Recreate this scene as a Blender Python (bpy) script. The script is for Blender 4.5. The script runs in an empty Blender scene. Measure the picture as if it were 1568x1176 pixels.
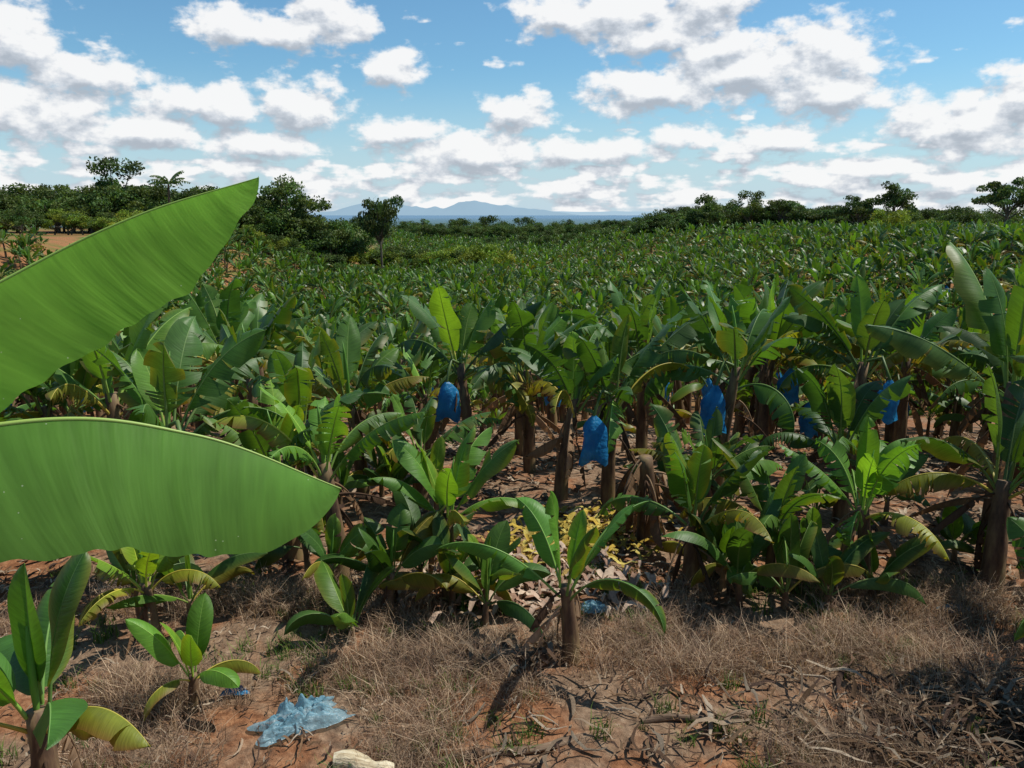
import bpy, math, random
import numpy as np
from mathutils import Vector, noise as mn
R=math.radians
sc=bpy.context.scene
col=sc.collection

# ------------------------------------------------------------ terrain
def sst(a,b,v):
    t=(v-a)/(b-a); t=0.0 if t<0 else (1.0 if t>1 else t)
    return t*t*(3-2*t)
def g(x,y):
    z=-4.4*sst(11,38,y)-1.0*sst(38,120,y)
    z+=5.3*sst(7,40,x)*sst(18,52,y)*(1-sst(170,330,y))
    z+=6.8*sst(-20,-44,x)*sst(32,66,y)*(1-sst(150,320,y))
    z+=2.6*sst(4.6,0.4,y)
    z-=20*sst(260,650,y)
    d=math.hypot(x,y)
    if d<60:
        z+=0.10*mn.noise(Vector((x*0.6,y*0.6,0)))+0.045*mn.noise(Vector((x*2.3,y*2.3,3)))
        if d<16: z+=0.02*mn.noise(Vector((x*7,y*7,5)))
    return z

# ------------------------------------------------------------ mesh builder
class MB:
    def __init__(s): s.v=[];s.f=[];s.m=[];s.st=[];s.c=[];s.n=0
    def add(s,v,f,mat,st,c):
        v=np.asarray(v,float); n=len(v)
        s.v.append(v)
        st=np.asarray(st,float); c=np.asarray(c,float)
        if st.ndim==1: st=np.tile(st,(n,1))
        if c.ndim==1: c=np.tile(c,(n,1))
        s.st.append(st); s.c.append(c)
        o=s.n
        s.f.extend([tuple(i+o for i in q) for q in f]); s.m.extend([mat]*len(f)); s.n+=n
    def build(s,name,mats,smooth=True):
        me=bpy.data.meshes.new(name)
        v=np.vstack(s.v)
        me.from_pydata(v.tolist(),[],s.f)
        for m in mats: me.materials.append(m)
        me.polygons.foreach_set('material_index',s.m)
        me.polygons.foreach_set('use_smooth',[smooth]*len(s.f))
        a=me.attributes.new('st','FLOAT_VECTOR','POINT'); a.data.foreach_set('vector',np.vstack(s.st).ravel())
        c=np.vstack(s.c); c=np.hstack([c,np.ones((len(c),1))])
        a=me.attributes.new('lc','FLOAT_COLOR','POINT'); a.data.foreach_set('color',c.ravel())
        me.update()
        return me
def obj(name,me,loc=(0,0,0),rz=0,s=1,parent=None):
    o=bpy.data.objects.new(name,me); o.location=loc; o.rotation_euler=(0,0,rz); o.scale=(s,s,s) if not isinstance(s,tuple) else s
    if parent: o.parent=parent
    col.objects.link(o); return o
def empty(name):
    o=bpy.data.objects.new(name,None); col.objects.link(o); return o
def gridf(nr,nc):
    f=[]
    for i in range(nr-1):
        for j in range(nc-1):
            a=i*nc+j; f.append((a,a+1,a+nc+1,a+nc))
    return f
def tube(mb,P,rad,k,mat,c,st0=0.0):
    P=np.asarray(P,float); n=len(P)
    T=np.gradient(P,axis=0); T/=np.linalg.norm(T,axis=1)[:,None]+1e-9
    up=np.array([0,0,1.0]) if abs(T[0][2])<0.9 else np.array([1.0,0,0])
    A=np.cross(T,up); A/=np.linalg.norm(A,axis=1)[:,None]+1e-9
    B=np.cross(T,A)
    th=np.linspace(0,2*math.pi,k,endpoint=False)
    rad=np.asarray(rad,float).reshape(n,-1)
    V=P[:,None,:]+rad[:,:,None]*(np.cos(th)[None,:,None]*A[:,None,:]+np.sin(th)[None,:,None]*B[:,None,:])
    f=[]
    for i in range(n-1):
        for j in range(k):
            a=i*k+j;b=i*k+(j+1)%k; f.append((a,b,b+k,a+k))
    f.append(tuple(range((n-1)*k,n*k)))
    st=np.zeros((n*k,3)); st[:,0]=np.repeat(np.linspace(0,1,n),k); st[:,1]=np.tile(th,n); st[:,2]=st0
    mb.add(V.reshape(-1,3),f,mat,st,c)

# ------------------------------------------------------------ materials
def newmat(name):
    m=bpy.data.materials.new(name); m.use_nodes=True
    nt=m.node_tree; nt.nodes.clear()
    return m,nt
def N(nt,t,**k):
    n=nt.nodes.new(t)
    for a,b in k.items(): setattr(n,a,b)
    return n
def ramp(nt,fac,stops):
    r=N(nt,'ShaderNodeValToRGB')
    while len(r.color_ramp.elements)<len(stops): r.color_ramp.elements.new(0.5)
    for e,(p,c) in zip(r.color_ramp.elements,stops):
        e.position=p; e.color=(c[0],c[1],c[2],1)
    nt.links.new(fac,r.inputs[0]); return r.outputs[0]
def math_(nt,op,a,b=None,c=None,clamp=False):
    n=N(nt,'ShaderNodeMath',operation=op); n.use_clamp=clamp
    for i,x in enumerate((a,b,c)):
        if x is None: continue
        if isinstance(x,(int,float)): n.inputs[i].default_value=x
        else: nt.links.new(x,n.inputs[i])
    return n.outputs[0]
def vmul(nt,a,b):
    n=N(nt,'ShaderNodeVectorMath',operation='MULTIPLY')
    nt.links.new(a,n.inputs[0])
    if isinstance(b,tuple): n.inputs[1].default_value=b
    else: nt.links.new(b,n.inputs[1])
    return n.outputs[0]
def vscale(nt,a,s):
    n=N(nt,'ShaderNodeVectorMath',operation='SCALE'); nt.links.new(a,n.inputs[0])
    if isinstance(s,(int,float)): n.inputs['Scale'].default_value=s
    else: nt.links.new(s,n.inputs['Scale'])
    return n.outputs[0]
def noise_(nt,scale,detail=4,vec=None,rough=0.55):
    n=N(nt,'ShaderNodeTexNoise'); n.inputs['Scale'].default_value=scale; n.inputs['Detail'].default_value=detail; n.inputs['Roughness'].default_value=rough
    if vec is not None: nt.links.new(vec,n.inputs['Vector'])
    return n.outputs['Fac']

def leafmat(name,transl=0.32,rough=0.47,stripes=True,tint=(1.8,1.7,0.5),spec=0.36,bump=0.35,instvar=0.4,sk=0.8,sfreq=60.0,dots=False):
    m,nt=newmat(name)
    at=N(nt,'ShaderNodeAttribute',attribute_name='lc')
    oi=N(nt,'ShaderNodeObjectInfo')
    c=at.outputs['Color']
    f=math_(nt,'MULTIPLY_ADD',oi.outputs['Random'],instvar,1-instvar*0.5)
    c=vscale(nt,c,f)
    bs=N(nt,'ShaderNodeBsdfPrincipled'); bs.inputs['Roughness'].default_value=rough
    bs.inputs['Specular IOR Level'].default_value=spec
    if stripes:
        st=N(nt,'ShaderNodeAttribute',attribute_name='st')
        sep=N(nt,'ShaderNodeSeparateXYZ'); nt.links.new(st.outputs['Vector'],sep.inputs[0])
        comb=N(nt,'ShaderNodeCombineXYZ')
        nt.links.new(math_(nt,'MULTIPLY',sep.outputs[0],sfreq),comb.inputs[0])
        nt.links.new(math_(nt,'MULTIPLY',sep.outputs[1],1.2),comb.inputs[1])
        nt.links.new(math_(nt,'MULTIPLY',sep.outputs[2],37.0),comb.inputs[2])
        nz=noise_(nt,1.0,2,comb.outputs[0])
        tc=N(nt,'ShaderNodeTexCoord')
        nb=noise_(nt,3.0,3,tc.outputs['Object'])
        k=math_(nt,'ADD',math_(nt,'MULTIPLY_ADD',nz,sk,0.2+0.35-sk*0.5),math_(nt,'MULTIPLY',nb,0.9))
        c=vscale(nt,c,k)
        bp=N(nt,'ShaderNodeBump'); bp.inputs['Strength'].default_value=bump; bp.inputs['Distance'].default_value=0.01
        nt.links.new(nz,bp.inputs['Height']); nt.links.new(bp.outputs[0],bs.inputs['Normal'])
        if dots:
            vo=N(nt,'ShaderNodeTexVoronoi'); vo.inputs['Scale'].default_value=60; nt.links.new(tc.outputs['Object'],vo.inputs['Vector'])
            sc_=N(nt,'ShaderNodeSeparateColor'); nt.links.new(vo.outputs['Color'],sc_.inputs[0])
            a_=math_(nt,'LESS_THAN',vo.outputs['Distance'],0.12); b_=math_(nt,'GREATER_THAN',sc_.outputs[0],0.80)
            big=math_(nt,'GREATER_THAN',noise_(nt,5.0,2,tc.outputs['Object']),0.5)
            mm=N(nt,'ShaderNodeMix',data_type='RGBA'); nt.links.new(math_(nt,'MULTIPLY',math_(nt,'MULTIPLY',a_,b_),big),mm.inputs[0]); nt.links.new(c,mm.inputs[6]); mm.inputs[7].default_value=(0.4,0.5,0.3,1)
            c=mm.outputs[2]
    nt.links.new(c,bs.inputs['Base Color'])
    tr=N(nt,'ShaderNodeBsdfTranslucent'); nt.links.new(vmul(nt,c,tint),tr.inputs['Color'])
    mx=N(nt,'ShaderNodeMixShader'); mx.inputs[0].default_value=transl
    nt.links.new(bs.outputs[0],mx.inputs[1]); nt.links.new(tr.outputs[0],mx.inputs[2])
    o=N(nt,'ShaderNodeOutputMaterial'); nt.links.new(mx.outputs[0],o.inputs['Surface'])
    return m
def simplemat(name,stops,scale=5,rough=0.85,spec=0.2,bump=0.5,dist=0.03,stretch=None,obj=True):
    m,nt=newmat(name)
    tc=N(nt,'ShaderNodeTexCoord'); v=tc.outputs['Object' if obj else 'Generated']
    if stretch: v=vmul(nt,v,stretch)
    nz=noise_(nt,scale,4,v,0.65)
    c=ramp(nt,nz,stops)
    bs=N(nt,'ShaderNodeBsdfPrincipled'); bs.inputs['Roughness'].default_value=rough; bs.inputs['Specular IOR Level'].default_value=spec
    nt.links.new(c,bs.inputs['Base Color'])
    if bump>0:
        bp=N(nt,'ShaderNodeBump'); bp.inputs['Strength'].default_value=bump; bp.inputs['Distance'].default_value=dist
        nt.links.new(nz,bp.inputs['Height']); nt.links.new(bp.outputs[0],bs.inputs['Normal'])
    o=N(nt,'ShaderNodeOutputMaterial'); nt.links.new(bs.outputs[0],o.inputs['Surface'])
    return m
M_leaf=leafmat('banana_leaf')
M_big=leafmat('broad_banana_leaf',transl=0.48,sk=0.55,sfreq=24,bump=0.3,rough=0.5,spec=0.3,tint=(1.6,1.6,0.5),dots=True)
M_leaff=leafmat('banana_leaf_plain',stripes=False,rough=0.42)
M_rib=leafmat('banana_midrib',transl=0.1,stripes=False,rough=0.45)
ST=[(0.3,(0.04,0.024,0.016)),(0.45,(0.12,0.07,0.042)),(0.60,(0.22,0.15,0.075)),(0.78,(0.17,0.18,0.06))]
M_stem=simplemat('banana_pseudostem',ST,6,0.65,0.25,0.5,0.02,(1,1,0.25))
M_stemf=simplemat('banana_pseudostem_plain',ST,6,0.7,0.2,0,0.02,(1,1,0.25))
M_dead=leafmat('dead_banana_leaf',transl=0.2,rough=0.8,tint=(1.3,1.0,0.7),spec=0.15,bump=0.6)
M_deadf=leafmat('dead_banana_leaf_plain',transl=0.2,rough=0.8,tint=(1.3,1.0,0.7),spec=0.15,stripes=False)
M_bark=simplemat('tree_bark',[(0.3,(0.06,0.045,0.035)),(0.7,(0.2,0.17,0.13))],4,0.9,0.1,0,0.05,(1,1,0.3))
M_fol=leafmat('tree_foliage',transl=0.25,stripes=False,rough=0.6,tint=(1.5,1.5,0.6),spec=0.2,instvar=0.5)
M_grass=leafmat('grass_blades',transl=0.25,stripes=False,rough=0.7,tint=(1.3,1.2,0.8),spec=0.15,instvar=0.7)
M_litter=leafmat('dry_litter',transl=0.12,rough=0.85,tint=(1.2,1.0,0.7),spec=0.15,bump=0.6)

def bagmat(name,c1,c2,alpha=0.0):
    m,nt=newmat(name)
    tc=N(nt,'ShaderNodeTexCoord'); nz=noise_(nt,6,5,tc.outputs['Object'])
    c=ramp(nt,nz,[(0.3,c1),(0.7,c2)])
    bs=N(nt,'ShaderNodeBsdfPrincipled'); bs.inputs['Roughness'].default_value=0.3
    nt.links.new(c,bs.inputs['Base Color'])
    bp=N(nt,'ShaderNodeBump'); bp.inputs['Strength'].default_value=0.8; bp.inputs['Distance'].default_value=0.04
    nt.links.new(noise_(nt,11,4,tc.outputs['Object']),bp.inputs['Height']); nt.links.new(bp.outputs[0],bs.inputs['Normal'])
    tr=N(nt,'ShaderNodeBsdfTranslucent'); nt.links.new(c,tr.inputs['Color'])
    mx=N(nt,'ShaderNodeMixShader'); mx.inputs[0].default_value=0.5
    nt.links.new(bs.outputs[0],mx.inputs[1]); nt.links.new(tr.outputs[0],mx.inputs[2])
    o=N(nt,'ShaderNodeOutputMaterial')
    if alpha>0:
        tp=N(nt,'ShaderNodeBsdfTransparent'); m2=N(nt,'ShaderNodeMixShader'); m2.inputs[0].default_value=alpha
        nt.links.new(mx.outputs[0],m2.inputs[1]); nt.links.new(tp.outputs[0],m2.inputs[2]); nt.links.new(m2.outputs[0],o.inputs['Surface'])
    else: nt.links.new(mx.outputs[0],o.inputs['Surface'])
    return m
M_bag=bagmat('blue_plastic',(0.012,0.17,0.42),(0.05,0.36,0.66))
M_bag2=bagmat('pale_blue_plastic',(0.18,0.42,0.54),(0.40,0.62,0.70),0.25)

# ------------------------------------------------------------ banana leaf
GREENS=[(0.046,0.110,0.018),(0.054,0.128,0.018),(0.036,0.090,0.018),(0.076,0.160,0.020),(0.052,0.112,0.024)]
def leaf(mb,P,S,W,rng,nc=4,ph=(15,15),pcurve=25,tear=0.3,colr=(0.05,0.13,0.02),sp=0.12,mat=0,rib=1,ripple=0.03,slack=25,roll=0.0,ribc=None,ribr=0.02,edge=None,gapm=0.45,rips=0.0,tipq=0.52,tipp=2.2):
    P=np.asarray(P,float); n=len(P)
    T=np.gradient(P,axis=0); T/=np.linalg.norm(T,axis=1)[:,None]
    S=np.asarray(S,float)[None,:]-T*(T@np.asarray(S,float))[:,None]; S/=np.linalg.norm(S,axis=1)[:,None]
    Nn=np.cross(S,T)
    if roll:
        r=np.linspace(0,roll,n)[:,None]
        S,Nn=S*np.cos(r)+Nn*np.sin(r),-S*np.sin(r)+Nn*np.cos(r)
    seg=np.linalg.norm(np.diff(P,axis=0),axis=1); s=np.concatenate([[0],np.cumsum(seg)]); Ltot=s[-1]; s=s/Ltot
    q=np.clip((s-sp)/(1-sp),0,1)
    w=W*np.where(q<0.3,np.sin(q/0.3*math.pi/2)**0.55,1.0)*np.where(q>tipq,np.clip(1-((q-tipq)/(1-tipq))**tipp,0,1)**0.72,1)*(1-0.12*np.abs(q-0.4))
    i0=int(np.searchsorted(s,sp)); i0=max(0,min(i0,n-4))
    rnd=rng.random()
    c=np.asarray(colr)
    for sg,phi0 in ((1,ph[0]),(-1,ph[1])):
        cuts=[i0]
        for i in range(i0+1,n-1):
            if rng.random()<tear: cuts.append(i)
        cuts.append(n-1)
        pr=rng.uniform(0,6.28)
        for a,b in zip(cuts[:-1],cuts[1:]):
            idx=np.arange(a,b+1); m=len(idx)
            torn=len(cuts)>2
            d=rng.uniform(-0.4,1)*slack if torn else 0
            gap=min(0.75,rng.uniform(0.0,gapm)*4.0/max(1,m-1)) if torn else 0
            wl=w[idx]*(rng.uniform(0.82,1.0) if torn else 1)
            smid=(idx[0]+idx[-1])/2.0
            V=np.zeros((m,nc+1,3)); STt=np.zeros((m,nc+1,3)); C=np.zeros((m,nc+1,3))
            for k in range(nc+1):
                v=k/nc
                ii=smid+(idx-smid)*(1-gap*v)
                Pp=np.stack([np.interp(ii,np.arange(n),P[:,j]) for j in range(3)],1)
                phi=np.radians(phi0+pcurve*v*0.6+d*v*0.7)
                off=(wl*v)[:,None]*(sg*S[idx]*math.cos(phi)-Nn[idx]*math.sin(phi)+T[idx]*0.22*v)
                rp=ripple*v*np.sin(s[idx]*Ltot*9+pr+2.0*v)*W/0.3
                if rips: rp=rp+rips*v*(np.sin(s[idx]*Ltot*17+pr*2+v)+0.6*np.sin(s[idx]*Ltot*37+pr)+0.5*np.sin(s[idx]*Ltot*61+pr))
                V[:,k]=Pp+off+Nn[idx]*rp[:,None]
                STt[:,k,0]=ii/(n-1)*Ltot-v*0.06; STt[:,k,1]=v*sg; STt[:,k,2]=rnd
                cc=c*(1.0+0.25*(1-v)) if edge is None else c*(1-v**3)+np.asarray(edge)*v**3
                C[:,k]=cc
            mb.add(V.reshape(-1,3),gridf(m,nc+1) if sg>0 else [f[::-1] for f in gridf(m,nc+1)],mat,STt.reshape(-1,3),C.reshape(-1,3))
    rc=ribc if ribc is not None else tuple(np.minimum(1,c*np.array([2.4,1.8,2.0])+0.02))
    rr=ribr*(1-0.88*s)
    tube(mb,P-Nn*rr[:,None]*0.55,rr,4 if nc<3 else 6,rib,rc)

def arc(o,az,e0,bend,L,n,pw=1.3,side=0.0):
    P=[np.array(o,float)]
    ds=L/(n-1)
    for i in range(n-1):
        t=(i+0.5)/(n-1); e=R(e0-bend*t**pw); a=az+side*t
        P.append(P[-1]+ds*np.array([math.cos(a)*math.cos(e),math.sin(a)*math.cos(e),math.sin(e)]))
    return np.array(P)
def bag(mb,o,w,h,rng,mat=3,k=16,n=9):
    th=np.linspace(0,2*math.pi,k,endpoint=False)
    rows=[]; p1=rng.uniform(0,6)
    for i in range(n):
        t=i/(n-1)
        r=w*0.5*(0.15+0.75*min(1,(t/0.35))**0.8+0.12*t)*(1+0.07*math.sin(t*9+p1))
        rr=r*(1+0.18*np.sin(th*3+i*0.3+p1)+0.12*np.sin(th*7+i*0.8))
        rows.append(np.stack([rr*np.cos(th)+0.05*t*math.sin(p1),rr*0.75*np.sin(th),np.full(k,-t*h)+0.08*h*np.sin(th*3+p1)*(t)],1)+np.array(o))
    V=np.vstack(rows); f=[]
    for i in range(n-1):
        for j in range(k):
            a=i*k+j;b=i*k+(j+1)%k; f.append((a,b,b+k,a+k))
    mb.add(V,f,mat,(0,0,0),(0.02,0.2,0.55))
def plant(mb,rng,o=(0,0,0),h=1.7,r=0.11,nl=9,L=1.7,W=0.30,ndead=4,ns=22,nc=4,tear=0.5,lean=0.14,bagp=False,spread=1.0,green=None,az0=None,yellow=0.16,emin=15,top0=84,avoid=None):
    o=np.array(o,float)
    k=10 if nc>2 else 5
    nn=9 if nc>2 else 4
    la=rng.uniform(0,6.28); ln=rng.uniform(0,lean)
    t=np.linspace(0,1,nn)
    P=o+np.stack([math.cos(la)*ln*t**1.6*h,math.sin(la)*ln*t**1.6*h,t*h-0.05*(t==0)],1)
    rad=r*(1.15-0.45*t)
    rads=rad[:,None]*(1+np.array([[rng.uniform(-0.1,0.1) for _ in range(k)] for _ in range(nn)]))
    tube(mb,P,rads,k,2,(0.1,0.08,0.04))
    top=P[-1]
    az=az0 if az0 is not None else rng.uniform(0,6.28)
    for i in range(nl):
        u=i/(max(1,nl-1))  # 0 young
        az+=2.40+rng.uniform(-0.5,0.5)
        if bagp and u>0.35 and abs((az-float(bagp)+math.pi)%(2*math.pi)-math.pi)<0.55: az+=0.9
        e0=top0-(top0-max(emin,40))*u**0.9+rng.uniform(-12,12)
        bend=(18+100*u)*rng.uniform(0.45,1.35)*spread
        Li=L*(0.72+0.28*min(1,(u*2.2)))*rng.uniform(0.78,1.15)
        gc=np.array(green if green else rng.choice(GREENS))*rng.uniform(0.7,1.3)
        if u<0.2: gc=gc*np.array([1.6,1.4,1.1])
        ed=None
        if u>0.7 and rng.random()<yellow*3: gc=gc*0.5+np.array((0.26,0.22,0.02))*0.6; ed=(0.20,0.12,0.03)
        elif rng.random()<0.35: ed=tuple(gc*0.6+np.array((0.11,0.08,0.01)))
        st=top-np.array([0,0,h*0.16*u])+0.6*r*np.array([math.cos(az),math.sin(az),0])
        Q=arc(st,az,e0,bend,Li*1.12,ns,rng.uniform(1.1,2.4),rng.uniform(-0.5,0.5))
        S=(math.sin(az),-math.cos(az),0)
        p0=-30+75*u
        leaf(mb,Q,S,W*(0.75+0.25*min(1,u*3))*rng.uniform(0.85,1.12),rng,nc,(p0+rng.uniform(-15,28),p0+rng.uniform(-15,28)),24,tear*(0.25+u),tuple(gc),sp=0.16,slack=42,roll=rng.uniform(-1.2,1.2),edge=ed,ribr=0.022*L/1.7)
    if nl and rng.random()<0.6: # rolled spear leaf
        Q=arc(top,rng.uniform(0,6.28),86,8,L*0.6,6)
        tube(mb,Q,np.array([0.03,0.04,0.04,0.035,0.022,0.005])*L/1.7,6,1,(0.12,0.27,0.04))
    for i in range(ndead):
        a=rng.uniform(0,6.28)
        st=top-np.array([0,0,h*rng.uniform(0.0,0.42)])+r*0.7*np.array([math.cos(a),math.sin(a),0])
        Q=arc(st,a,rng.uniform(-45,15),rng.uniform(45,80) ,L*rng.uniform(0.4,0.8),max(6,ns//2),0.45)
        zc=o[2]+0.03; Q[:,2]=np.maximum(Q[:,2],zc)
        b=rng.uniform(0.5,1.3); cc=np.array(rng.choice([(0.20,0.12,0.065),(0.32,0.21,0.125),(0.11,0.065,0.04)]))*b
        leaf(mb,Q,(math.sin(a),-math.cos(a),0),W*rng.uniform(0.3,0.6),rng,max(2,nc-2),(60,60),35,0.45,tuple(cc),sp=0.1,mat=4,rib=4,ribc=tuple(cc),slack=35,ribr=0.015,roll=rng.uniform(-1,1))
    if bagp:
        a=az0 if az0 is not None else rng.uniform(0,6.28); a=bagp if bagp is not True else a
        bo=top+np.array([math.cos(a)*0.46,math.sin(a)*0.46,-0.22])
        Q=np.array([top,top+np.array([math.cos(a)*0.3,math.sin(a)*0.3,0.12]),bo,bo-np.array([0,0,0.3])])
        tube(mb,Q,[0.03,0.028,0.025,0.05],6,1,(0.09,0.15,0.04))
        bag(mb,bo,0.36,0.70*rng.uniform(0.85,1.05),rng,3,22 if nc>2 else 8,12 if nc>2 else 5)
MATS=[M_leaf,M_rib,M_stem,M_bag,M_dead]
MATF=[M_leaff,M_rib,M_stemf,M_bag,M_deadf]

# ------------------------------------------------------------ hero plants (world metres)
def hero(x,y,seed,rz=0,name='banana_plant',sucker=0,**k):
    rng=random.Random(seed); mb=MB()
    plant(mb,rng,**k)
    for i in range(sucker):
        a=rng.uniform(0,6.28); d=rng.uniform(0.3,0.7)
        plant(mb,rng,o=(math.cos(a)*d,math.sin(a)*d,0),h=rng.uniform(0.15,0.5),r=0.04,nl=6,L=rng.uniform(0.6,1.0),W=0.14,ndead=0,ns=12,nc=3,tear=0.05)
    me=mb.build(name,MATS)
    return obj(name,me,(x,y,g(x,y)),rz)
BR=(0.085,0.195,0.024)
BIG=dict(ns=28,nc=4)
hero(0.58,7.0,11,h=0.80,r=0.085,nl=8,L=1.12,W=0.15,ndead=6,tear=0.15,yellow=0.0,name='young_banana_plant',green=(0.060,0.155,0.022),spread=0.9,**BIG)
hero(-2.05,8.7,12,h=1.45,r=0.11,nl=9,L=1.25,W=0.20,ndead=8,green=BR,sucker=1,**BIG)
hero(-0.72,8.3,13,h=1.0,r=0.08,nl=10,L=1.15,W=0.19,ndead=1,tear=0.15,green=BR,sucker=2,**BIG)
hero(-1.35,7.9,14,h=0.5,r=0.06,nl=9,L=0.8,W=0.16,ndead=2,tear=0.1,sucker=3,name='young_banana_plant',**BIG)
hero(2.1,8.6,15,h=0.85,r=0.09,nl=10,L=1.25,W=0.20,ndead=6,sucker=3,**BIG)
hero(3.05,8.5,16,h=0.75,r=0.09,nl=10,L=1.15,W=0.18,ndead=5,sucker=3,**BIG)
hero(4.2,8.7,17,h=0.95,r=0.09,nl=10,L=1.2,W=0.20,ndead=6,green=(0.075,0.175,0.022),sucker=2,**BIG)
hero(5.6,8.5,18,h=1.3,r=0.12,nl=10,L=1.5,W=0.24,ndead=8,yellow=0.4,sucker=2,**BIG)
hero(5.3,6.9,19,h=0.6,r=0.1,nl=7,L=1.0,W=0.2,ndead=10,**BIG)
hero(3.3,12.0,20,h=1.95,r=0.10,nl=10,L=1.6,W=0.29,ndead=4,bagp=-2.5,tear=0.3,sucker=1,**BIG)
hero(5.7,12.6,21,h=1.95,r=0.11,nl=10,L=1.65,W=0.29,ndead=7,bagp=-0.9,sucker=1,**BIG)
hero(1.45,11.3,22,h=1.7,r=0.10,nl=9,L=1.45,W=0.27,ndead=7,bagp=-2.3,**BIG)
hero(0.75,11.5,23,h=1.6,r=0.1,nl=9,L=1.4,W=0.26,ndead=8,**BIG)
hero(0.3,12.9,24,h=1.8,r=0.1,nl=9,L=1.5,W=0.27,ndead=7,**BIG)
hero(-0.7,12.8,25,h=1.85,r=0.10,nl=9,L=1.6,W=0.29,ndead=5,bagp=-2.0,**BIG)
hero(-4.0,8.9,26,h=1.95,r=0.12,nl=10,L=1.5,W=0.29,ndead=8,bagp=-0.8,**BIG)
hero(-2.75,9.2,27,h=1.2,r=0.12,nl=9,L=1.3,W=0.23,ndead=9,sucker=1,**BIG)
hero(-2.8,6.2,28,h=0.35,r=0.05,nl=8,L=0.62,W=0.105,ndead=1,tear=0.0,green=(0.095,0.22,0.025),name='young_banana_plant',ns=20,nc=4)
hero(-3.05,4.5,40,h=1.1,r=0.10,nl=9,L=1.15,W=0.21,ndead=3,tear=0.05,green=(0.05,0.135,0.02),spread=0.9,rz=-0.7,**BIG)
hero(-3.7,7.4,30,h=0.6,r=0.07,nl=9,L=0.9,W=0.16,ndead=2,green=(0.12,0.22,0.02),yellow=0.4,sucker=2,**BIG)
hero(-5.4,10.3,31,h=1.9,r=0.12,nl=10,L=1.6,W=0.30,ndead=6,**BIG)
hero(6.75,10.4,32,h=2.05,r=0.13,nl=10,L=2.1,W=0.33,ndead=6,tear=0.2,spread=0.6,**BIG)
hero(7.0,7.4,33,h=1.8,r=0.13,nl=10,L=1.8,W=0.31,ndead=6,**BIG)
hero(6.5,6.1,37,h=2.4,r=0.13,nl=11,L=1.9,W=0.32,ndead=4,**BIG)  # unseen plant past the right edge, placed to shadow the lower right
hero(4.7,10.6,34,h=1.2,r=0.1,nl=9,L=1.25,W=0.24,ndead=7,sucker=2,**BIG)
hero(-2.3,11.6,35,h=1.6,r=0.1,nl=9,L=1.5,W=0.27,ndead=6,sucker=1,**BIG)
hero(-4.1,12.2,36,h=1.7,r=0.1,nl=10,L=1.5,W=0.27,ndead=6,sucker=1,**BIG)
hero(2.4,14.0,38,h=1.9,r=0.1,nl=10,L=1.6,W=0.29,ndead=6,**BIG)
hero(4.6,13.9,45,h=1.9,r=0.1,nl=10,L=1.6,W=0.29,ndead=6,bagp=-0.4,**BIG)
hero(-1.3,10.9,41,h=0.9,r=0.09,nl=9,L=1.15,W=0.22,ndead=4,sucker=3,**BIG)
hero(2.7,10.4,42,h=0.8,r=0.08,nl=9,L=1.0,W=0.19,ndead=4,sucker=2,yellow=0.3,**BIG)
hero(-3.1,10.6,43,h=1.4,r=0.1,nl=9,L=1.4,W=0.25,ndead=6,sucker=2,**BIG)

# dead stump plant
rng=random.Random(5); mb=MB()
plant(mb,rng,h=1.2,r=0.13,nl=0,L=1.5,W=0.42,ndead=22,ns=22,nc=4)
obj('dead_banana_plant',mb.build('dead_banana_plant',MATS),(1.8,9.8,g(1.8,9.8)))

# big foreground plant standing to the left on the bank
rng=random.Random(77); mb=MB()
def bez(pts,n):
    pts=np.array(pts,float); tt=np.linspace(0,1,n)
    out=[]
    pp=np.vstack([2*pts[0]-pts[1],pts,2*pts[-1]-pts[-2]])
    for u in tt:
        x=u*(len(pts)-1); i=min(int(x),len(pts)-2); f=x-i
        a,b,c_,d=pp[i],pp[i+1],pp[i+2],pp[i+3]
        out.append(0.5*((2*b)+(-a+c_)*f+(2*a-5*b+4*c_-d)*f*f+(-a+3*b-3*c_+d)*f**3))
    return np.array(out)
gz=g(-2.7,1.4)
tube(mb,[(-2.75,1.35,gz-0.1),(-2.72,1.38,gz+0.5),(-2.68,1.42,2.7),(-2.6,1.5,3.15)],[0.16,0.14,0.12,0.08],14,2,(0.1,0.1,0.05))
QB=bez([(-2.58,1.5,3.1),(-2.1,1.62,3.62),(-1.27,1.88,3.79),(-0.86,2.05,3.715),(-0.50,2.19,3.51)],200)
leaf(mb,QB,(0.25,-0.97,0),0.345,rng,16,(50,70),18,0.0,(0.100,0.215,0.034),sp=0.2,mat=5,ripple=0.009,ribr=0.016,ribc=(0.30,0.42,0.09),rips=0.006,tipq=0.68,tipp=2.8)
QA=bez([(-2.6,1.5,3.15),(-2.15,1.85,3.66),(-1.45,2.2,4.10),(-1.08,2.31,4.29),(-0.74,2.38,4.40)],200)
leaf(mb,QA,(0.35,-0.94,0),0.33,rng,16,(50,20),18,0.0,(0.145,0.30,0.035),sp=0.2,mat=5,ripple=0.009,ribr=0.014,ribc=(0.30,0.45,0.09),rips=0.006,tipq=0.6,tipp=2.3)
for a,e,b in ((2.6,50,80),(3.9,40,90),(5.0,60,60)):
    Q=arc((-2.62,1.5,3.05),a,e,b,1.7,30); leaf(mb,Q,(math.sin(a),-math.cos(a),0),0.3,rng,5,(30,30),20,0.15,(0.05,0.14,0.02))
obj('banana_plant',mb.build('banana_plant',MATS+[M_big]))

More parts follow.
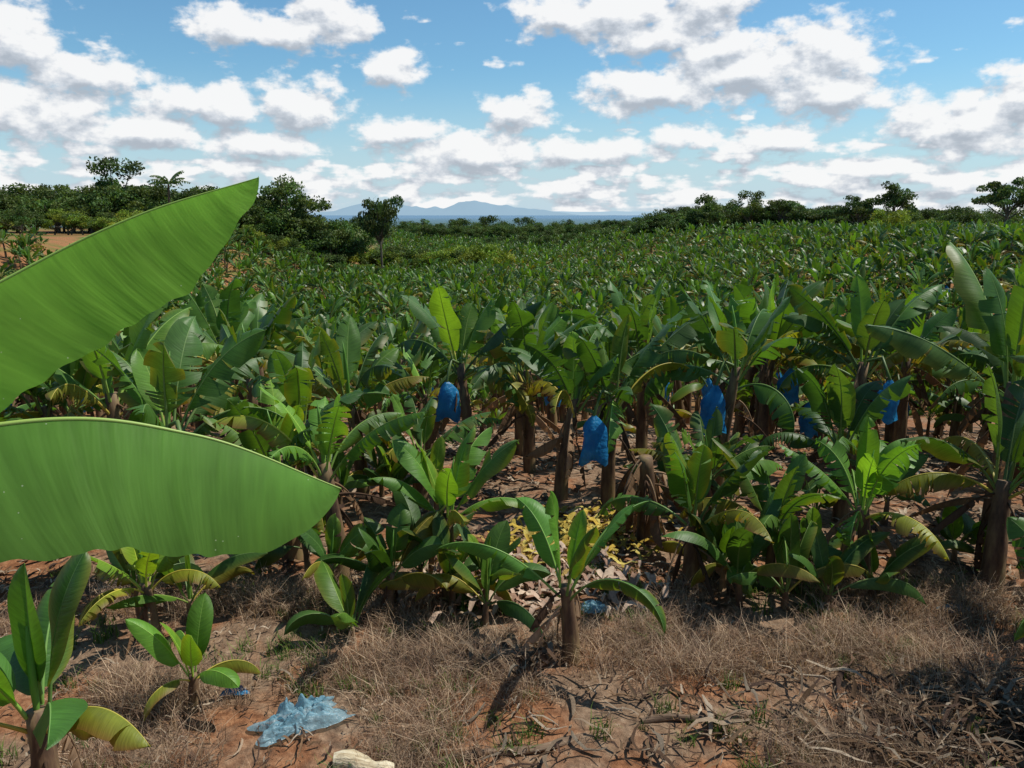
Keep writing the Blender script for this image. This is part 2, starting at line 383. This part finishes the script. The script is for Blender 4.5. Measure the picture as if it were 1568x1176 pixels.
# ------------------------------------------------------------ plantation
hi=[];lo=[]
for i in range(9):
    rng=random.Random(100+i); mb=MB()
    plant(mb,rng,h=rng.uniform(1.5,2.0),r=0.11,nl=10,L=1.6,W=0.27,ndead=6,ns=19,nc=3,bagp=(-1.6 if i in(0,) else False),emin=20)
    a=rng.uniform(0,6.28)
    if i%2: plant(mb,rng,o=(0.6*math.cos(a),0.6*math.sin(a),0),h=rng.uniform(0.4,0.8),r=0.05,nl=7,L=1.0,W=0.19,ndead=0,ns=12,nc=2,tear=0.1)
    hi.append(mb.build('banana_plant_mesh',MATF if i%2 else MATS))
for i in range(14):
    rng=random.Random(200+i); mb=MB()
    plant(mb,rng,h=rng.uniform(1.4,2.0),r=0.11,nl=11,L=1.6,W=0.25,ndead=4,ns=12,nc=2,tear=0.5,bagp=(-1.6 if i in (0,) else False),emin=25,spread=0.85,yellow=0.2)
    a=rng.uniform(0,6.28)
    plant(mb,rng,o=(0.8*math.cos(a),0.8*math.sin(a),0),h=rng.uniform(0.4,1.1),r=0.06,nl=7,L=1.1,W=0.2,ndead=0,ns=7,nc=2,tear=0.1)
    lo.append(mb.build('banana_plant_far_mesh',MATF))
field=empty('banana_plantation')
rng=random.Random(9)
y=14.4; cnt=0
while y<250:
    sp=2.0 if y<60 else (2.35 if y<110 else 3.1)
    x=-y*0.80-3 if y<110 else -y*0.55
    while x<(y*0.85+4 if y<110 else y*0.78):
        xx=x+rng.uniform(-.7,.7); yy=y+rng.uniform(-.7,.7)
        x+=sp*0.85
        if xx<-30 and yy>48 and (xx/yy)<-0.40: continue
        if xx/yy<-0.40-0.0006*(yy) and yy>110: continue
        if yy>115 and (xx/yy<-0.17-0.0*(yy)): continue
        if yy>150 and xx/yy>0.2: continue
        q=mn.noise(Vector((xx*0.11,yy*0.11,7)))
        if q>0.50 and yy>20: continue
        if rng.random()<0.03: continue
        d=math.hypot(xx,yy)
        me=rng.choice(hi) if d<27 else rng.choice(lo)
        s=rng.uniform(0.70,1.10)
        if rng.random()<0.1: s*=0.65
        rz=rng.uniform(0,6.28)
        if me in (hi[0],lo[0]): rz=rng.uniform(-0.8,0.8)
        o=obj('plantation_plant',me,(xx,yy,g(xx,yy)-0.02),rz,s,field); cnt+=1
    y+=sp
for k_ in range(24):
    xx=rng.uniform(-13,-6.0); yy=rng.uniform(9,15)
    obj('plantation_plant',rng.choice(hi),(xx,yy,g(xx,yy)),rng.uniform(0,6.28),rng.uniform(0.75,1.0),field)
for k_ in range(14):
    xx=rng.uniform(8.0,14); yy=rng.uniform(8.5,15)
    obj('plantation_plant',rng.choice(hi),(xx,yy,g(xx,yy)),rng.uniform(0,6.28),rng.uniform(0.85,1.1),field)
for k_ in range(30):
    yy=rng.uniform(50,66); xx=-rng.uniform(0.48,0.78)*yy
    obj('plantation_plant',rng.choice(lo),(xx,yy,g(xx,yy)),rng.uniform(0,6.28),rng.uniform(0.5,0.9),field)
print('field',cnt)

# ------------------------------------------------------------ trees
def tree_mesh(seed,H=9,kind='round',leaves=3800,lsz=0.36,base=(0.066,0.115,0.03)):
    rng=random.Random(seed); nr=np.random.RandomState(seed); mb=MB()
    th=H*(0.35 if kind=='round' else 0.42)
    la=rng.uniform(0,6.28)
    P=[(0,0,-0.3)]+[(math.cos(la)*0.04*H*t*t,math.sin(la)*0.04*H*t*t,th*t) for t in (0.33,0.66,1.0)]
    tube(mb,P,[H*0.03,H*0.024,H*0.02,H*0.017],7,0,(0.1,0.08,0.06))
    top=np.array(P[-1]); clumps=[]
    nb=rng.randint(9,12) if kind=='round' else rng.randint(13,17)
    for i in range(nb):
        a=i*2.4+rng.uniform(-.4,.4)
        if kind=='round':
            e=R(rng.uniform(10,80)); l=H*rng.uniform(0.2,0.48)
        else:
            e=R(rng.uniform(5,85)); l=H*rng.uniform(0.18,0.42)
        end=top+l*np.array([math.cos(a)*math.cos(e),math.sin(a)*math.cos(e),math.sin(e)])
        st=top-np.array([0,0,th*rng.uniform(0,0.3)])
        mid=(st+end)/2+np.array([0,0,-0.05*l])
        tube(mb,[st,mid,end],[H*0.011,H*0.008,H*0.003],5,0,(0.1,0.08,0.06))
        for j in range(3):
            cpos=end+np.array([rng.gauss(0,.06*H),rng.gauss(0,.06*H),rng.gauss(0,.03*H)])
            r=H*rng.uniform(0.07,0.14)
            clumps.append((cpos,r,0.75 if kind=='round' else 0.45))
    per=leaves//len(clumps)
    for cpos,r,fl in clumps:
        u=nr.normal(size=(per,3)); u/=np.linalg.norm(u,axis=1)[:,None]
        rad=r*(0.35+0.75*nr.rand(per)**0.6)
        c=cpos+u*rad[:,None]*np.array([1,1,fl])
        A=nr.normal(size=(per,3)); A/=np.linalg.norm(A,axis=1)[:,None]
        B=np.cross(A,nr.normal(size=(per,3))); B/=np.linalg.norm(B,axis=1)[:,None]
        sz=(lsz*(0.6+0.7*nr.rand(per)))[:,None]
        V=np.stack([c-A*sz*.5,c+B*sz*.28,c+A*sz*.5,c-B*sz*.28],1).reshape(-1,3)
        f=[(4*i,4*i+1,4*i+2,4*i+3) for i in range(per)]
        bb=np.array(base)*rng.uniform(0.6,1.5)*np.array([rng.uniform(.8,1.4),1,1])
        C=np.repeat(bb[None,:]*(0.75+0.5*nr.rand(per))[:,None],4,0)
        mb.add(V,f,1,(0,0,0),C)
    return mb.build('tree_mesh_'+kind,[M_bark,M_fol],smooth=False)
rt=[tree_mesh(300+i) for i in range(6)]
ut=[tree_mesh(330+i,kind='umbrella',leaves=5200,base=(0.065,0.11,0.035)) for i in range(4)]
yt=[tree_mesh(350+i,base=(0.15,0.22,0.03),leaves=3400) for i in range(3)]
def tree(mesh,name,x,y,s,dz=0): return obj(name,mesh,(x,y,g(x,y)+dz),x*1.7,s)
tree(ut[0],'umbrella_tree',-19.3,118,(0.85,0.85,1.7))
tree(ut[1],'umbrella_tree',71,116,(1.1,1.1,1.2))
tree(ut[2],'umbrella_tree',79,115,(1,1,1.05))
tree(ut[3],'umbrella_tree',58,122,(0.8,0.8,1.15))
tree(ut[1],'umbrella_tree',54,125,(0.8,0.8,0.9))
tree(rt[0],'broadleaf_tree',-58,118,1.3)
tree(rt[1],'broadleaf_tree',-34,120,1.35)
tree(rt[4],'broadleaf_tree',-26,121,1.05)
tree(rt[2],'broadleaf_tree',44,150,1.05)
tree(rt[3],'broadleaf_tree',38,152,1.0)
tree(ut[2],'umbrella_tree',50,150,0.9)
tree(yt[0],'leafy_bush',46,98,0.65)
tree(yt[1],'leafy_bush',49,101,0.5)
tl=empty('distant_tree_line'); rng=random.Random(21)
def line(x0,y0,x1,y1,n,s0,s1,pool,jy=6,low=0.0):
    for i in range(n):
        t=(i+rng.random())/n; x=x0+(x1-x0)*t+rng.uniform(-2,2); yy=y0+(y1-y0)*t+rng.uniform(-jy,jy)
        s=rng.uniform(s0,s1)
        obj('tree_line_tree',rng.choice(pool),(x,yy,g(x,yy)-low*s),rng.uniform(0,6.28),(s*1.15,s*1.15,s),tl)
line(-105,104,-55,119,70,0.8,1.12,rt,8,1.5)
line(-60,114,-26,122,60,0.75,1.08,rt,6,1.5)
line(-84,90,-44,99,36,0.35,0.55,yt+yt+rt[:3],3,1.5)
line(-50,104,-20,112,30,0.35,0.55,yt+rt[:3],3,1.5)
line(-28,124,-4,130,28,0.55,0.8,rt[:3]+yt+yt,5,1.5)
line(-6,200,46,200,30,0.45,0.7,rt,8,1.8)
line(-30,255,40,255,50,0.7,0.95,rt,8,1.8)
line(34,158,100,160,70,0.65,0.9,rt,10,1.8)
line(28,165,60,150,40,0.7,0.95,rt+ut,6,1.5)
line(52,132,110,114,44,0.55,0.8,rt+yt[:1],6,1.8)
tl=empty('distant_forest')
line(-160,330,230,330,170,0.9,1.4,rt,40,1.5)
line(-300,520,420,520,170,1.5,2.2,rt,80,2.5)
# palm on the left
mb=MB(); rng2=random.Random(4)
tube(mb,[(0,0,-.3),(0.1,0,2.5),(0.25,0,5.2),(0.3,0,6.4)],[0.22,0.17,0.15,0.13],8,2,(0.1,0.1,0.1))
for i in range(17):
    a=i*2.4; Q=arc((0.3,0,6.4),a,rng2.uniform(20,75),rng2.uniform(60,95),3.0,10)
    leaf(mb,Q,(math.sin(a),-math.cos(a),0),0.5,rng2,2,(35,35),20,0.95,(0.07,0.12,0.03),sp=0.1,slack=40)
obj('palm_tree',mb.build('palm_tree',MATF),(-46,108,g(-46,108)),0.3,1.0)

# ------------------------------------------------------------ ground sheet
xs=np.sinh(np.linspace(-8.6,8.6,300))*3.2
ys=6+np.sinh(np.linspace(-6.5,8.6,300))*3.0
V=[(x,y,g(x,y)) for y in ys for x in xs]
me=bpy.data.meshes.new('ground'); me.from_pydata(V,[],gridf(len(ys),len(xs)))
me.polygons.foreach_set('use_smooth',[True]*len(me.polygons))
m,nt=newmat('soil')
geo=N(nt,'ShaderNodeNewGeometry'); pos=geo.outputs['Position']
n1=noise_(nt,0.9,4,pos,0.6); n2=noise_(nt,9,7,pos,0.7); n3=noise_(nt,0.25,3,pos)
soil=ramp(nt,n2,[(0.3,(0.085,0.036,0.018)),(0.5,(0.24,0.108,0.052)),(0.7,(0.40,0.21,0.11))])
straw=ramp(nt,n2,[(0.3,(0.08,0.05,0.033)),(0.55,(0.25,0.165,0.105)),(0.75,(0.42,0.31,0.21))])
mx=N(nt,'ShaderNodeMix',data_type='RGBA'); nt.links.new(ramp(nt,n1,[(0.42,(0,0,0)),(0.54,(1,1,1))]),mx.inputs[0]); nt.links.new(soil,mx.inputs[6]); nt.links.new(straw,mx.inputs[7])
ln=N(nt,'ShaderNodeVectorMath',operation='LENGTH'); nt.links.new(pos,ln.inputs[0]); dist=ln.outputs['Value']
def mr(a,b):
    n=N(nt,'ShaderNodeMapRange'); nt.links.new(dist,n.inputs[0]); n.inputs[1].default_value=a; n.inputs[2].default_value=b; return n.outputs[0]
orange=ramp(nt,n2,[(0.3,(0.20,0.085,0.035)),(0.7,(0.36,0.18,0.08))])
m1=N(nt,'ShaderNodeMix',data_type='RGBA'); nt.links.new(mr(18,45),m1.inputs[0]); nt.links.new(mx.outputs[2],m1.inputs[6]); nt.links.new(orange,m1.inputs[7])
green=ramp(nt,noise_(nt,0.012,6,pos),[(0.35,(0.03,0.06,0.03)),(0.65,(0.07,0.11,0.045))])
grn2=ramp(nt,n3,[(0.42,(0,0,0)),(0.6,(1,1,1))])
m15=N(nt,'ShaderNodeMix',data_type='RGBA'); nt.links.new(math_(nt,'MULTIPLY',grn2,mr(30,60)),m15.inputs[0]); nt.links.new(m1.outputs[2],m15.inputs[6]); m15.inputs[7].default_value=(0.10,0.13,0.03,1)
m2=N(nt,'ShaderNodeMix',data_type='RGBA'); nt.links.new(mr(150,220),m2.inputs[0]); nt.links.new(m15.outputs[2],m2.inputs[6]); nt.links.new(green,m2.inputs[7])
m3=N(nt,'ShaderNodeMix',data_type='RGBA'); nt.links.new(mr(300,4500),m3.inputs[0]); nt.links.new(m2.outputs[2],m3.inputs[6]); m3.inputs[7].default_value=(0.12,0.21,0.30,1)  # aerial haze painted in: ground colour turns blue with distance
bs=N(nt,'ShaderNodeBsdfPrincipled'); bs.inputs['Roughness'].default_value=0.95; bs.inputs['Specular IOR Level'].default_value=0.1
nt.links.new(m3.outputs[2],bs.inputs['Base Color'])
bp=N(nt,'ShaderNodeBump'); bp.inputs['Strength'].default_value=0.9; bp.inputs['Distance'].default_value=0.05
nt.links.new(n2,bp.inputs['Height']); nt.links.new(bp.outputs[0],bs.inputs['Normal'])
o=N(nt,'ShaderNodeOutputMaterial'); nt.links.new(bs.outputs[0],o.inputs['Surface'])
me.materials.append(m); obj('ground',me)

# distant hills
def hills(name,y0,x0,x1,hmax,seed,colr,emi):
    n=160; rows=14; V=[]
    for j in range(rows):
        v=j/(rows-1)
        for i in range(n):
            u=i/(n-1); x=x0+(x1-x0)*u
            env=math.sin(math.pi*u)**0.7
            h=hmax*env*(0.55+0.5*mn.noise(Vector((u*5+seed,0,0)))+0.22*mn.noise(Vector((u*14+seed,v,0)))+0.08*mn.noise(Vector((u*40,v*3,seed))))
            V.append((x,y0+v*1800,-27+max(0,h)*math.sin(v*math.pi*0.5)))
    me=bpy.data.meshes.new(name); me.from_pydata(V,[],gridf(rows,n)); me.polygons.foreach_set('use_smooth',[True]*len(me.polygons))
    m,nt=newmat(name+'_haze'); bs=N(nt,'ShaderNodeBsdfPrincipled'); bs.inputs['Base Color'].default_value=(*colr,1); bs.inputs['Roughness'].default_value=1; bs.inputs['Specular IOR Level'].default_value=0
    bs.inputs['Emission Color'].default_value=(*emi,1); bs.inputs['Emission Strength'].default_value=1  # hills glow faintly; emission stands in for the haze in front
    o=N(nt,'ShaderNodeOutputMaterial'); nt.links.new(bs.outputs[0],o.inputs['Surface']); me.materials.append(m); obj(name,me)
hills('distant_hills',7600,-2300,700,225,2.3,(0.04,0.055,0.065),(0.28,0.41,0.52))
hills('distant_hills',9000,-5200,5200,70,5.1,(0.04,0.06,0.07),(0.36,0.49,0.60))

# ------------------------------------------------------------ litter, grass
LC=[(0.26,0.17,0.10),(0.38,0.28,0.19),(0.16,0.095,0.058),(0.10,0.06,0.042),(0.46,0.37,0.27),(0.22,0.13,0.07)]
def strip(mb,rng,x,y,L,w,c,lift=0.03,mat=0,pitch=0.15):
    a=rng.uniform(0,6.28); n=6; z0=g(x,y)
    ph=rng.uniform(0,6.28); cu=rng.uniform(-1,1)
    V=[];st=[];z1=rng.uniform(0,lift)
    rs=rng.random(); fold=rng.uniform(-0.5,0.8)
    for i in range(n):
        t=i/(n-1); aa=a+cu*t
        px=x+(t-.5)*L*math.cos(aa); py=y+(t-.5)*L*math.sin(aa)
        z=z0+0.012+z1+abs(math.sin(t*4+ph))*lift+pitch*L*(t-.5)*rng.uniform(.8,1)*0.3
        ww=w*(math.sin(math.pi*(0.08+0.86*t))**0.6)*rng.uniform(0.7,1.15)
        for s_ in (-1,0,1):
            V.append((px-math.sin(aa)*ww*s_*.5,py+math.cos(aa)*ww*s_*.5,z+abs(s_)*w*fold*0.4)); st.append((t*L,s_,rs))
    mb.add(V,gridf(n,3),mat,st,c)
rng=random.Random(31); mb=MB()
def scat(n,x0,x1,y0,y1,L0,L1,pal,br=(0.6,1.2),lift=0.04,gauss=None,w=(0.10,0.24)):
    for i in range(n):
        if gauss: x=rng.gauss(gauss[0],gauss[2]); y=rng.gauss(gauss[1],gauss[3])
        else: x=rng.uniform(x0,x1); y=rng.uniform(y0,y1)
        L=rng.uniform(L0,L1); c=tuple(np.array(rng.choice(pal))*rng.uniform(*br))
        strip(mb,rng,x,y,L,L*rng.uniform(*w),c,lift)
scat(4600,-7,9,4.3,9,0.03,0.15,LC)
scat(800,-7,9,4.3,9,0.15,0.35,LC,w=(0.02,0.08))
scat(3800,-8,10,8,17,0.10,0.45,LC)
scat(220,0,0,0,0,0.2,0.6,LC,(0.4,1.0),0.08,(4.1,6.1,1.2,0.4),(0.04,0.12))
scat(380,0,0,0,0,0.2,0.7,LC,(0.25,0.7),0.12,(4.3,5.7,1.0,0.45),(0.03,0.10))  # dark litter, tones lowered further to stand in for shade here
scat(90,0,0,0,0,0.2,0.5,LC,(0.3,0.9),0.05,(1.5,5.5,1.2,0.5),(0.03,0.10))
scat(260,0,0,0,0,0.12,0.40,[(0.50,0.36,0.27),(0.55,0.42,0.31),(0.38,0.23,0.16)],(0.8,1.2),0.09,(0.15,8.5,0.75,0.4),(0.14,0.3))
scat(240,0,0,0,0,0.15,0.42,[(0.58,0.40,0.07),(0.64,0.52,0.14),(0.4,0.3,0.06)],(0.7,1.1),0.09,(1.0,9.9,0.45,0.45),(0.15,0.3))
scat(110,0,0,0,0,0.15,0.42,[(0.55,0.38,0.07),(0.5,0.33,0.1)],(0.7,1.1),0.06,(0.2,9.3,0.5,0.35),(0.15,0.3))
scat(40,0,0,0,0,0.15,0.4,LC,(0.2,0.6),0.10,(0.0,6.9,0.3,0.15))
obj('dry_leaf_litter',mb.build('dry_leaf_litter',[M_litter]))

def tuft(seed,nb,h,spread,pal,w=0.006,bendy=0.5):
    rng=random.Random(seed); mb=MB()
    for i in range(nb):
        a=rng.uniform(0,6.28); r0=spread*math.sqrt(rng.random()); x,y=r0*math.cos(a),r0*math.sin(a)
        d=rng.uniform(0,6.28); H=h*rng.uniform(0.4,1.1); bl=rng.uniform(0.1,bendy)*H*1.2
        c=tuple(np.array(rng.choice(pal))*rng.uniform(0.6,1.3))
        px,py=-math.sin(d)*w*rng.uniform(.6,1.6),math.cos(d)*w*rng.uniform(.6,1.6)
        V=[]
        for t in (0,0.5,0.85,1.0):
            q=bl*t*t; k=(1-t*0.9); zz=H*(t-0.25*t*t*rng.uniform(.4,1.4))
            kx=x+math.cos(d)*q+rng.uniform(-.01,.01); ky=y+math.sin(d)*q+rng.uniform(-.01,.01)
            V+= [(kx-px*k,ky-py*k,zz-0.02),(kx+px*k,ky+py*k,zz-0.02)]
        mb.add(V,gridf(4,2),0,(0,0,0),c)
    return mb.build('grass_tuft_mesh',[M_grass],smooth=False)
DRY=[(0.36,0.25,0.16),(0.26,0.17,0.115),(0.50,0.38,0.26),(0.17,0.105,0.072)]
GR=[(0.08,0.16,0.03),(0.13,0.21,0.035),(0.05,0.11,0.02)]
dt=[tuft(400+i,60,0.36,0.24,DRY,0.0032,1.2) for i in range(7)]
gt=[tuft(420+i,45,0.26,0.13,GR,0.006,0.7) for i in range(4)]
dg=empty('dry_grass'); gg=empty('green_grass'); rng=random.Random(51)
for i in range(3200):
    x=rng.uniform(-6,8.5); y=rng.uniform(4.4,8.5)
    q=mn.noise(Vector((x*0.55,y*0.9,11)))
    th=-0.14 if y>6.2 else (0.0 if y>5.4 else 0.10)
    if x>2: th-=0.12
    if q<th+0.25*rng.random(): continue
    if -1.0<x<1.6 and y>7.5: continue
    if 3.3<x<5.6 and y<6.1 and rng.random()<0.6: continue
    if abs(x+1.8)<0.55 and 5.2<y<6.4: continue
    obj('dry_grass_tuft',rng.choice(dt),(x,y,g(x,y)),rng.uniform(0,6.28),rng.uniform(0.35,1.1),dg)
for i in range(700):
    x=rng.uniform(-6,8); y=rng.uniform(4.4,9)
    q=mn.noise(Vector((x*0.7,y*0.9,31)))
    if q<0.03: continue
    if abs(x+1.8)<0.45 and 5.4<y<6.3: continue
    obj('green_grass_tuft',rng.choice(gt),(x,y,g(x,y)),rng.uniform(0,6.28),rng.uniform(0.3,1.0),gg)

# ------------------------------------------------------------ plastic sheet, stem pieces, stalks
def crumple(name,x,y,sx,sy,h,mat,seed,rz):
    n=60; V=[]
    for j in range(n):
        for i in range(n):
            u=i/(n-1)-.5; v=j/(n-1)-.5
            e=1+0.5*mn.noise(Vector((math.atan2(v,u)*1.3,seed,0)))
            px=u*sx*e; py=v*sy*e
            r=abs(mn.noise(Vector((u*4,v*4,seed))))+0.5*abs(mn.noise(Vector((u*9,v*9,seed+4))))+0.35*abs(mn.noise(Vector((u*20,v*20,seed+4))))
            z=h*(1-(2*abs(u))**3)*(1-(2*abs(v))**3)*(0.25+1.1*r)
            px+=0.10*sx*mn.noise(Vector((u*7,v*7,seed+9))); py+=0.10*sy*mn.noise(Vector((u*7,v*7,seed+19)))
            V.append((px,py,max(z,0.004)+0.01))
    me=bpy.data.meshes.new(name); me.from_pydata(V,[],gridf(n,n)); me.polygons.foreach_set('use_smooth',[True]*len(me.polygons)); me.materials.append(mat)
    obj(name,me,(x,y,g(x,y)+0.03),rz)
crumple('blue_plastic_bag',-1.8,5.95,0.66,0.34,0.17,M_bag2,3.3,0.6)
crumple('plastic_scrap',0.9,7.9,0.3,0.2,0.08,M_bag2,8.3,0.2)
crumple('plastic_scrap',4.9,8.0,0.35,0.15,0.06,M_bag2,5.3,0.2)
crumple('plastic_scrap',-2.5,6.4,0.20,0.10,0.07,M_bag,6.3,0.2)
M_cut=simplemat('cut_pseudostem_flesh',[(0.3,(0.30,0.21,0.11)),(0.5,(0.56,0.47,0.31)),(0.7,(0.72,0.66,0.50))],9,0.7,0.3,0.9,0.03,(0.3,2,2))
def piece(name,x,y,L,r,rz,mat,dz=0.0,seed=1):
    rng=random.Random(seed); mb=MB(); n=10;k=14
    P=[((i/(n-1)-.5)*L,0.03*math.sin(i*.8),r*0.6) for i in range(n)]
    rad=[[r*(0.75 if i in(0,n-1) else 1)*(1+0.14*math.sin(j*1.7+i*0.3)+rng.uniform(-.12,.12)) for j in range(k)] for i in range(n)]
    tube(mb,P,rad,k,0,(0.5,0.4,0.3))
    me=mb.build(name,[mat]); obj(name,me,(x,y,g(x,y)+dz),rz)
piece('cut_banana_stem',-1.16,5.36,0.5,0.09,-0.25,M_cut,0.02,2)
M_old=simplemat('old_stem',[(0.3,(0.06,0.04,0.028)),(0.55,(0.22,0.15,0.10)),(0.75,(0.40,0.31,0.22))],6,0.85,0.15,0.7,0.02,(0.4,2,2))
for i,(x,y,L,r,a) in enumerate([(0.0,5.65,1.3,0.035,0.25),(0.1,6.95,0.5,0.10,0.1),(-0.1,7.15,0.4,0.09,0.9),(3.6,6.0,1.4,0.04,-0.2),(4.6,5.6,1.6,0.05,0.3),(4.3,6.5,1.2,0.04,0.6),(1.6,6.0,1.0,0.03,0.1),(0.3,8.7,0.7,0.06,0.2),(-0.2,8.9,0.6,0.06,-0.5),(5.4,6.1,1.4,0.05,-0.5),(2.6,5.7,1.1,0.035,-0.1)]):
    piece('fallen_banana_stem',x,y,L,r,a,M_old,0,20+i)

# ------------------------------------------------------------ world
A=R(72); E=R(60)
w=bpy.data.worlds.new('World'); sc.world=w; w.use_nodes=True; nt=w.node_tree; nt.nodes.clear()
try: w.cycles.sampling_method='NONE'
except Exception: pass
sky=N(nt,'ShaderNodeTexSky',sky_type='NISHITA'); sky.sun_disc=False; sky.sun_elevation=E; sky.sun_rotation=A; sky.altitude=100; sky.air_density=1.0; sky.dust_density=0.4; sky.ozone_density=2.0
tc=N(nt,'ShaderNodeTexCoord'); sep=N(nt,'ShaderNodeSeparateXYZ'); nt.links.new(tc.outputs['Generated'],sep.inputs[0])
az=math_(nt,'MULTIPLY',math_(nt,'ARCTAN2',sep.outputs[0],sep.outputs[1]),57.2958)
el=math_(nt,'MULTIPLY',math_(nt,'ARCSINE',sep.outputs[2]),57.2958)
cb=N(nt,'ShaderNodeCombineXYZ'); nt.links.new(az,cb.inputs[0]); nt.links.new(el,cb.inputs[1])
BL=[(-18.3,11.6,3.4,1.5),(-12.2,12.2,3.3,2.2),(-15.5,11.4,5,1.1),(-8.2,9.4,2.3,1.8),
(7,12.6,7,2.0),(12.7,13.1,3.8,2.6),(3.2,12.9,3.6,1.4),(10,11.5,5,1.6),
(15.5,8.9,7,2.4),(19.5,9.4,5.2,3.0),(9.2,8.1,5,1.9),(21.0,7.3,5.2,1.7),(14,10.4,4.5,1.5),
(0.3,6.7,3.0,1.7),(-14.6,7.0,4.0,2.1),(-20.5,6.8,6,1.5),(-31,10.0,3.8,2.5),(-27,8.2,4.5,1.6),(-32,6,7.5,2.3),(-24.5,5.0,5,1.6),
(-7.5,5.5,3.8,1.1),(-2.5,4.0,7.5,1.7),(5.5,4.1,6,1.2),(12,5.0,3.5,1.0),(17,4.6,4,1.2),(29,5.3,5.5,2.4),(33,7.0,4.6,2.0),(-16,14.6,5,.8),(-17,4.4,5,1.2),(24,3.0,5,0.9)]
grp=bpy.data.node_groups.new('cloud_density','ShaderNodeTree')
grp.interface.new_socket('V',in_out='INPUT',socket_type='NodeSocketVector'); grp.interface.new_socket('D',in_out='OUTPUT',socket_type='NodeSocketFloat')
gi=N(grp,'NodeGroupInput'); go=N(grp,'NodeGroupOutput')
vin=gi.outputs[0]; cur=None
for (a,e,ww,hh) in BL:
    n=N(grp,'ShaderNodeVectorMath',operation='MULTIPLY_ADD'); grp.links.new(vin,n.inputs[0]); n.inputs[1].default_value=(1/ww,1/hh,0); n.inputs[2].default_value=(-a/ww,-e/hh,0)
    l=N(grp,'ShaderNodeVectorMath',operation='LENGTH'); grp.links.new(n.outputs[0],l.inputs[0])
    cur=l.outputs['Value'] if cur is None else math_(grp,'MINIMUM',cur,l.outputs['Value'])
cur=math_(grp,'SUBTRACT',1.0,math_(grp,'MINIMUM',cur,1.7))
nv=vmul(grp,vin,(0.45,0.70,0)); nf=noise_(grp,1.0,6,nv,0.56)
sv=vmul(grp,vin,(0.26,0.85,0)); 
ofs=N(grp,'ShaderNodeVectorMath',operation='ADD'); grp.links.new(sv,ofs.inputs[0]); ofs.inputs[1].default_value=(13.2,4.1,2.0)
nl=noise_(grp,1.0,3,ofs.outputs[0],0.5)
se=N(grp,'ShaderNodeSeparateXYZ'); grp.links.new(vin,se.inputs[0])
mrn=N(grp,'ShaderNodeMapRange'); grp.links.new(se.outputs[1],mrn.inputs[0]); mrn.inputs[1].default_value=7.0; mrn.inputs[2].default_value=2.0; mrn.inputs[3].default_value=-0.50; mrn.inputs[4].default_value=0.22
bank=math_(grp,'ADD',math_(grp,'MULTIPLY',math_(grp,'SUBTRACT',nl,0.47),2.8),mrn.outputs[0])
dens=math_(grp,'ADD',math_(grp,'MAXIMUM',cur,bank),math_(grp,'MULTIPLY',math_(grp,'SUBTRACT',nf,0.5),2.2))
grp.links.new(dens,go.inputs[0])
def gn(v):
    n=N(nt,'ShaderNodeGroup'); n.node_tree=grp; nt.links.new(v,n.inputs[0]); return n.outputs[0]
d0=gn(cb.outputs[0])
sh=N(nt,'ShaderNodeVectorMath',operation='ADD'); nt.links.new(cb.outputs[0],sh.inputs[0]); sh.inputs[1].default_value=(0.25,0.95,0)
d1=gn(sh.outputs[0])
mra=N(nt,'ShaderNodeMapRange',interpolation_type='SMOOTHSTEP'); nt.links.new(d0,mra.inputs[0]); mra.inputs[1].default_value=-0.05; mra.inputs[2].default_value=0.42
alpha=mra.outputs[0]
lit=N(nt,'ShaderNodeMapRange',interpolation_type='SMOOTHSTEP'); nt.links.new(math_(nt,'SUBTRACT',d0,d1),lit.inputs[0]); lit.inputs[1].default_value=-0.6; lit.inputs[2].default_value=0.45
cc=ramp(nt,lit.outputs[0],[(0.0,(0.46,0.51,0.58)),(0.45,(0.70,0.74,0.80)),(0.9,(1.0,1.0,1.0))])
cc=vscale(nt,cc,10.8)
tint=vmul(nt,sky.outputs[0],(0.88,1.28,1.38))
hz=N(nt,'ShaderNodeMapRange',interpolation_type='SMOOTHSTEP'); nt.links.new(el,hz.inputs[0]); hz.inputs[1].default_value=10.0; hz.inputs[2].default_value=-1.0; hz.inputs[4].default_value=0.9
hm=N(nt,'ShaderNodeMix',data_type='RGBA'); nt.links.new(hz.outputs[0],hm.inputs[0]); nt.links.new(tint,hm.inputs[6]); hm.inputs[7].default_value=(6.2,7.8,9.1,1)
mix=N(nt,'ShaderNodeMix',data_type='RGBA'); nt.links.new(math_(nt,'MULTIPLY',alpha,0.96),mix.inputs[0]); nt.links.new(hm.outputs[2],mix.inputs[6]); nt.links.new(cc,mix.inputs[7])
bg=N(nt,'ShaderNodeBackground'); bg.inputs['Strength'].default_value=0.088; nt.links.new(mix.outputs[2],bg.inputs['Color'])
wo=N(nt,'ShaderNodeOutputWorld'); nt.links.new(bg.outputs[0],wo.inputs['Surface'])

sl=bpy.data.lights.new('sun','SUN'); sl.energy=5.0; sl.angle=R(0.53); sl.color=(1.0,0.95,0.86)
so=bpy.data.objects.new('sun',sl); col.objects.link(so)
sv=Vector((math.sin(A)*math.cos(E),math.cos(A)*math.cos(E),math.sin(E)))
so.rotation_euler=sv.to_track_quat('Z','Y').to_euler(); so.location=(20,20,50)

cam=bpy.data.cameras.new('camera'); co=bpy.data.objects.new('camera',cam); col.objects.link(co)
cam.sensor_width=36; cam.lens=36*788/1024; cam.clip_start=0.05; cam.clip_end=40000
co.location=(0,0,4.3); co.rotation_euler=(R(90-12.3),0,0)
sc.camera=co
sc.view_settings.view_transform='Standard'; sc.view_settings.look='None'; sc.view_settings.exposure=0
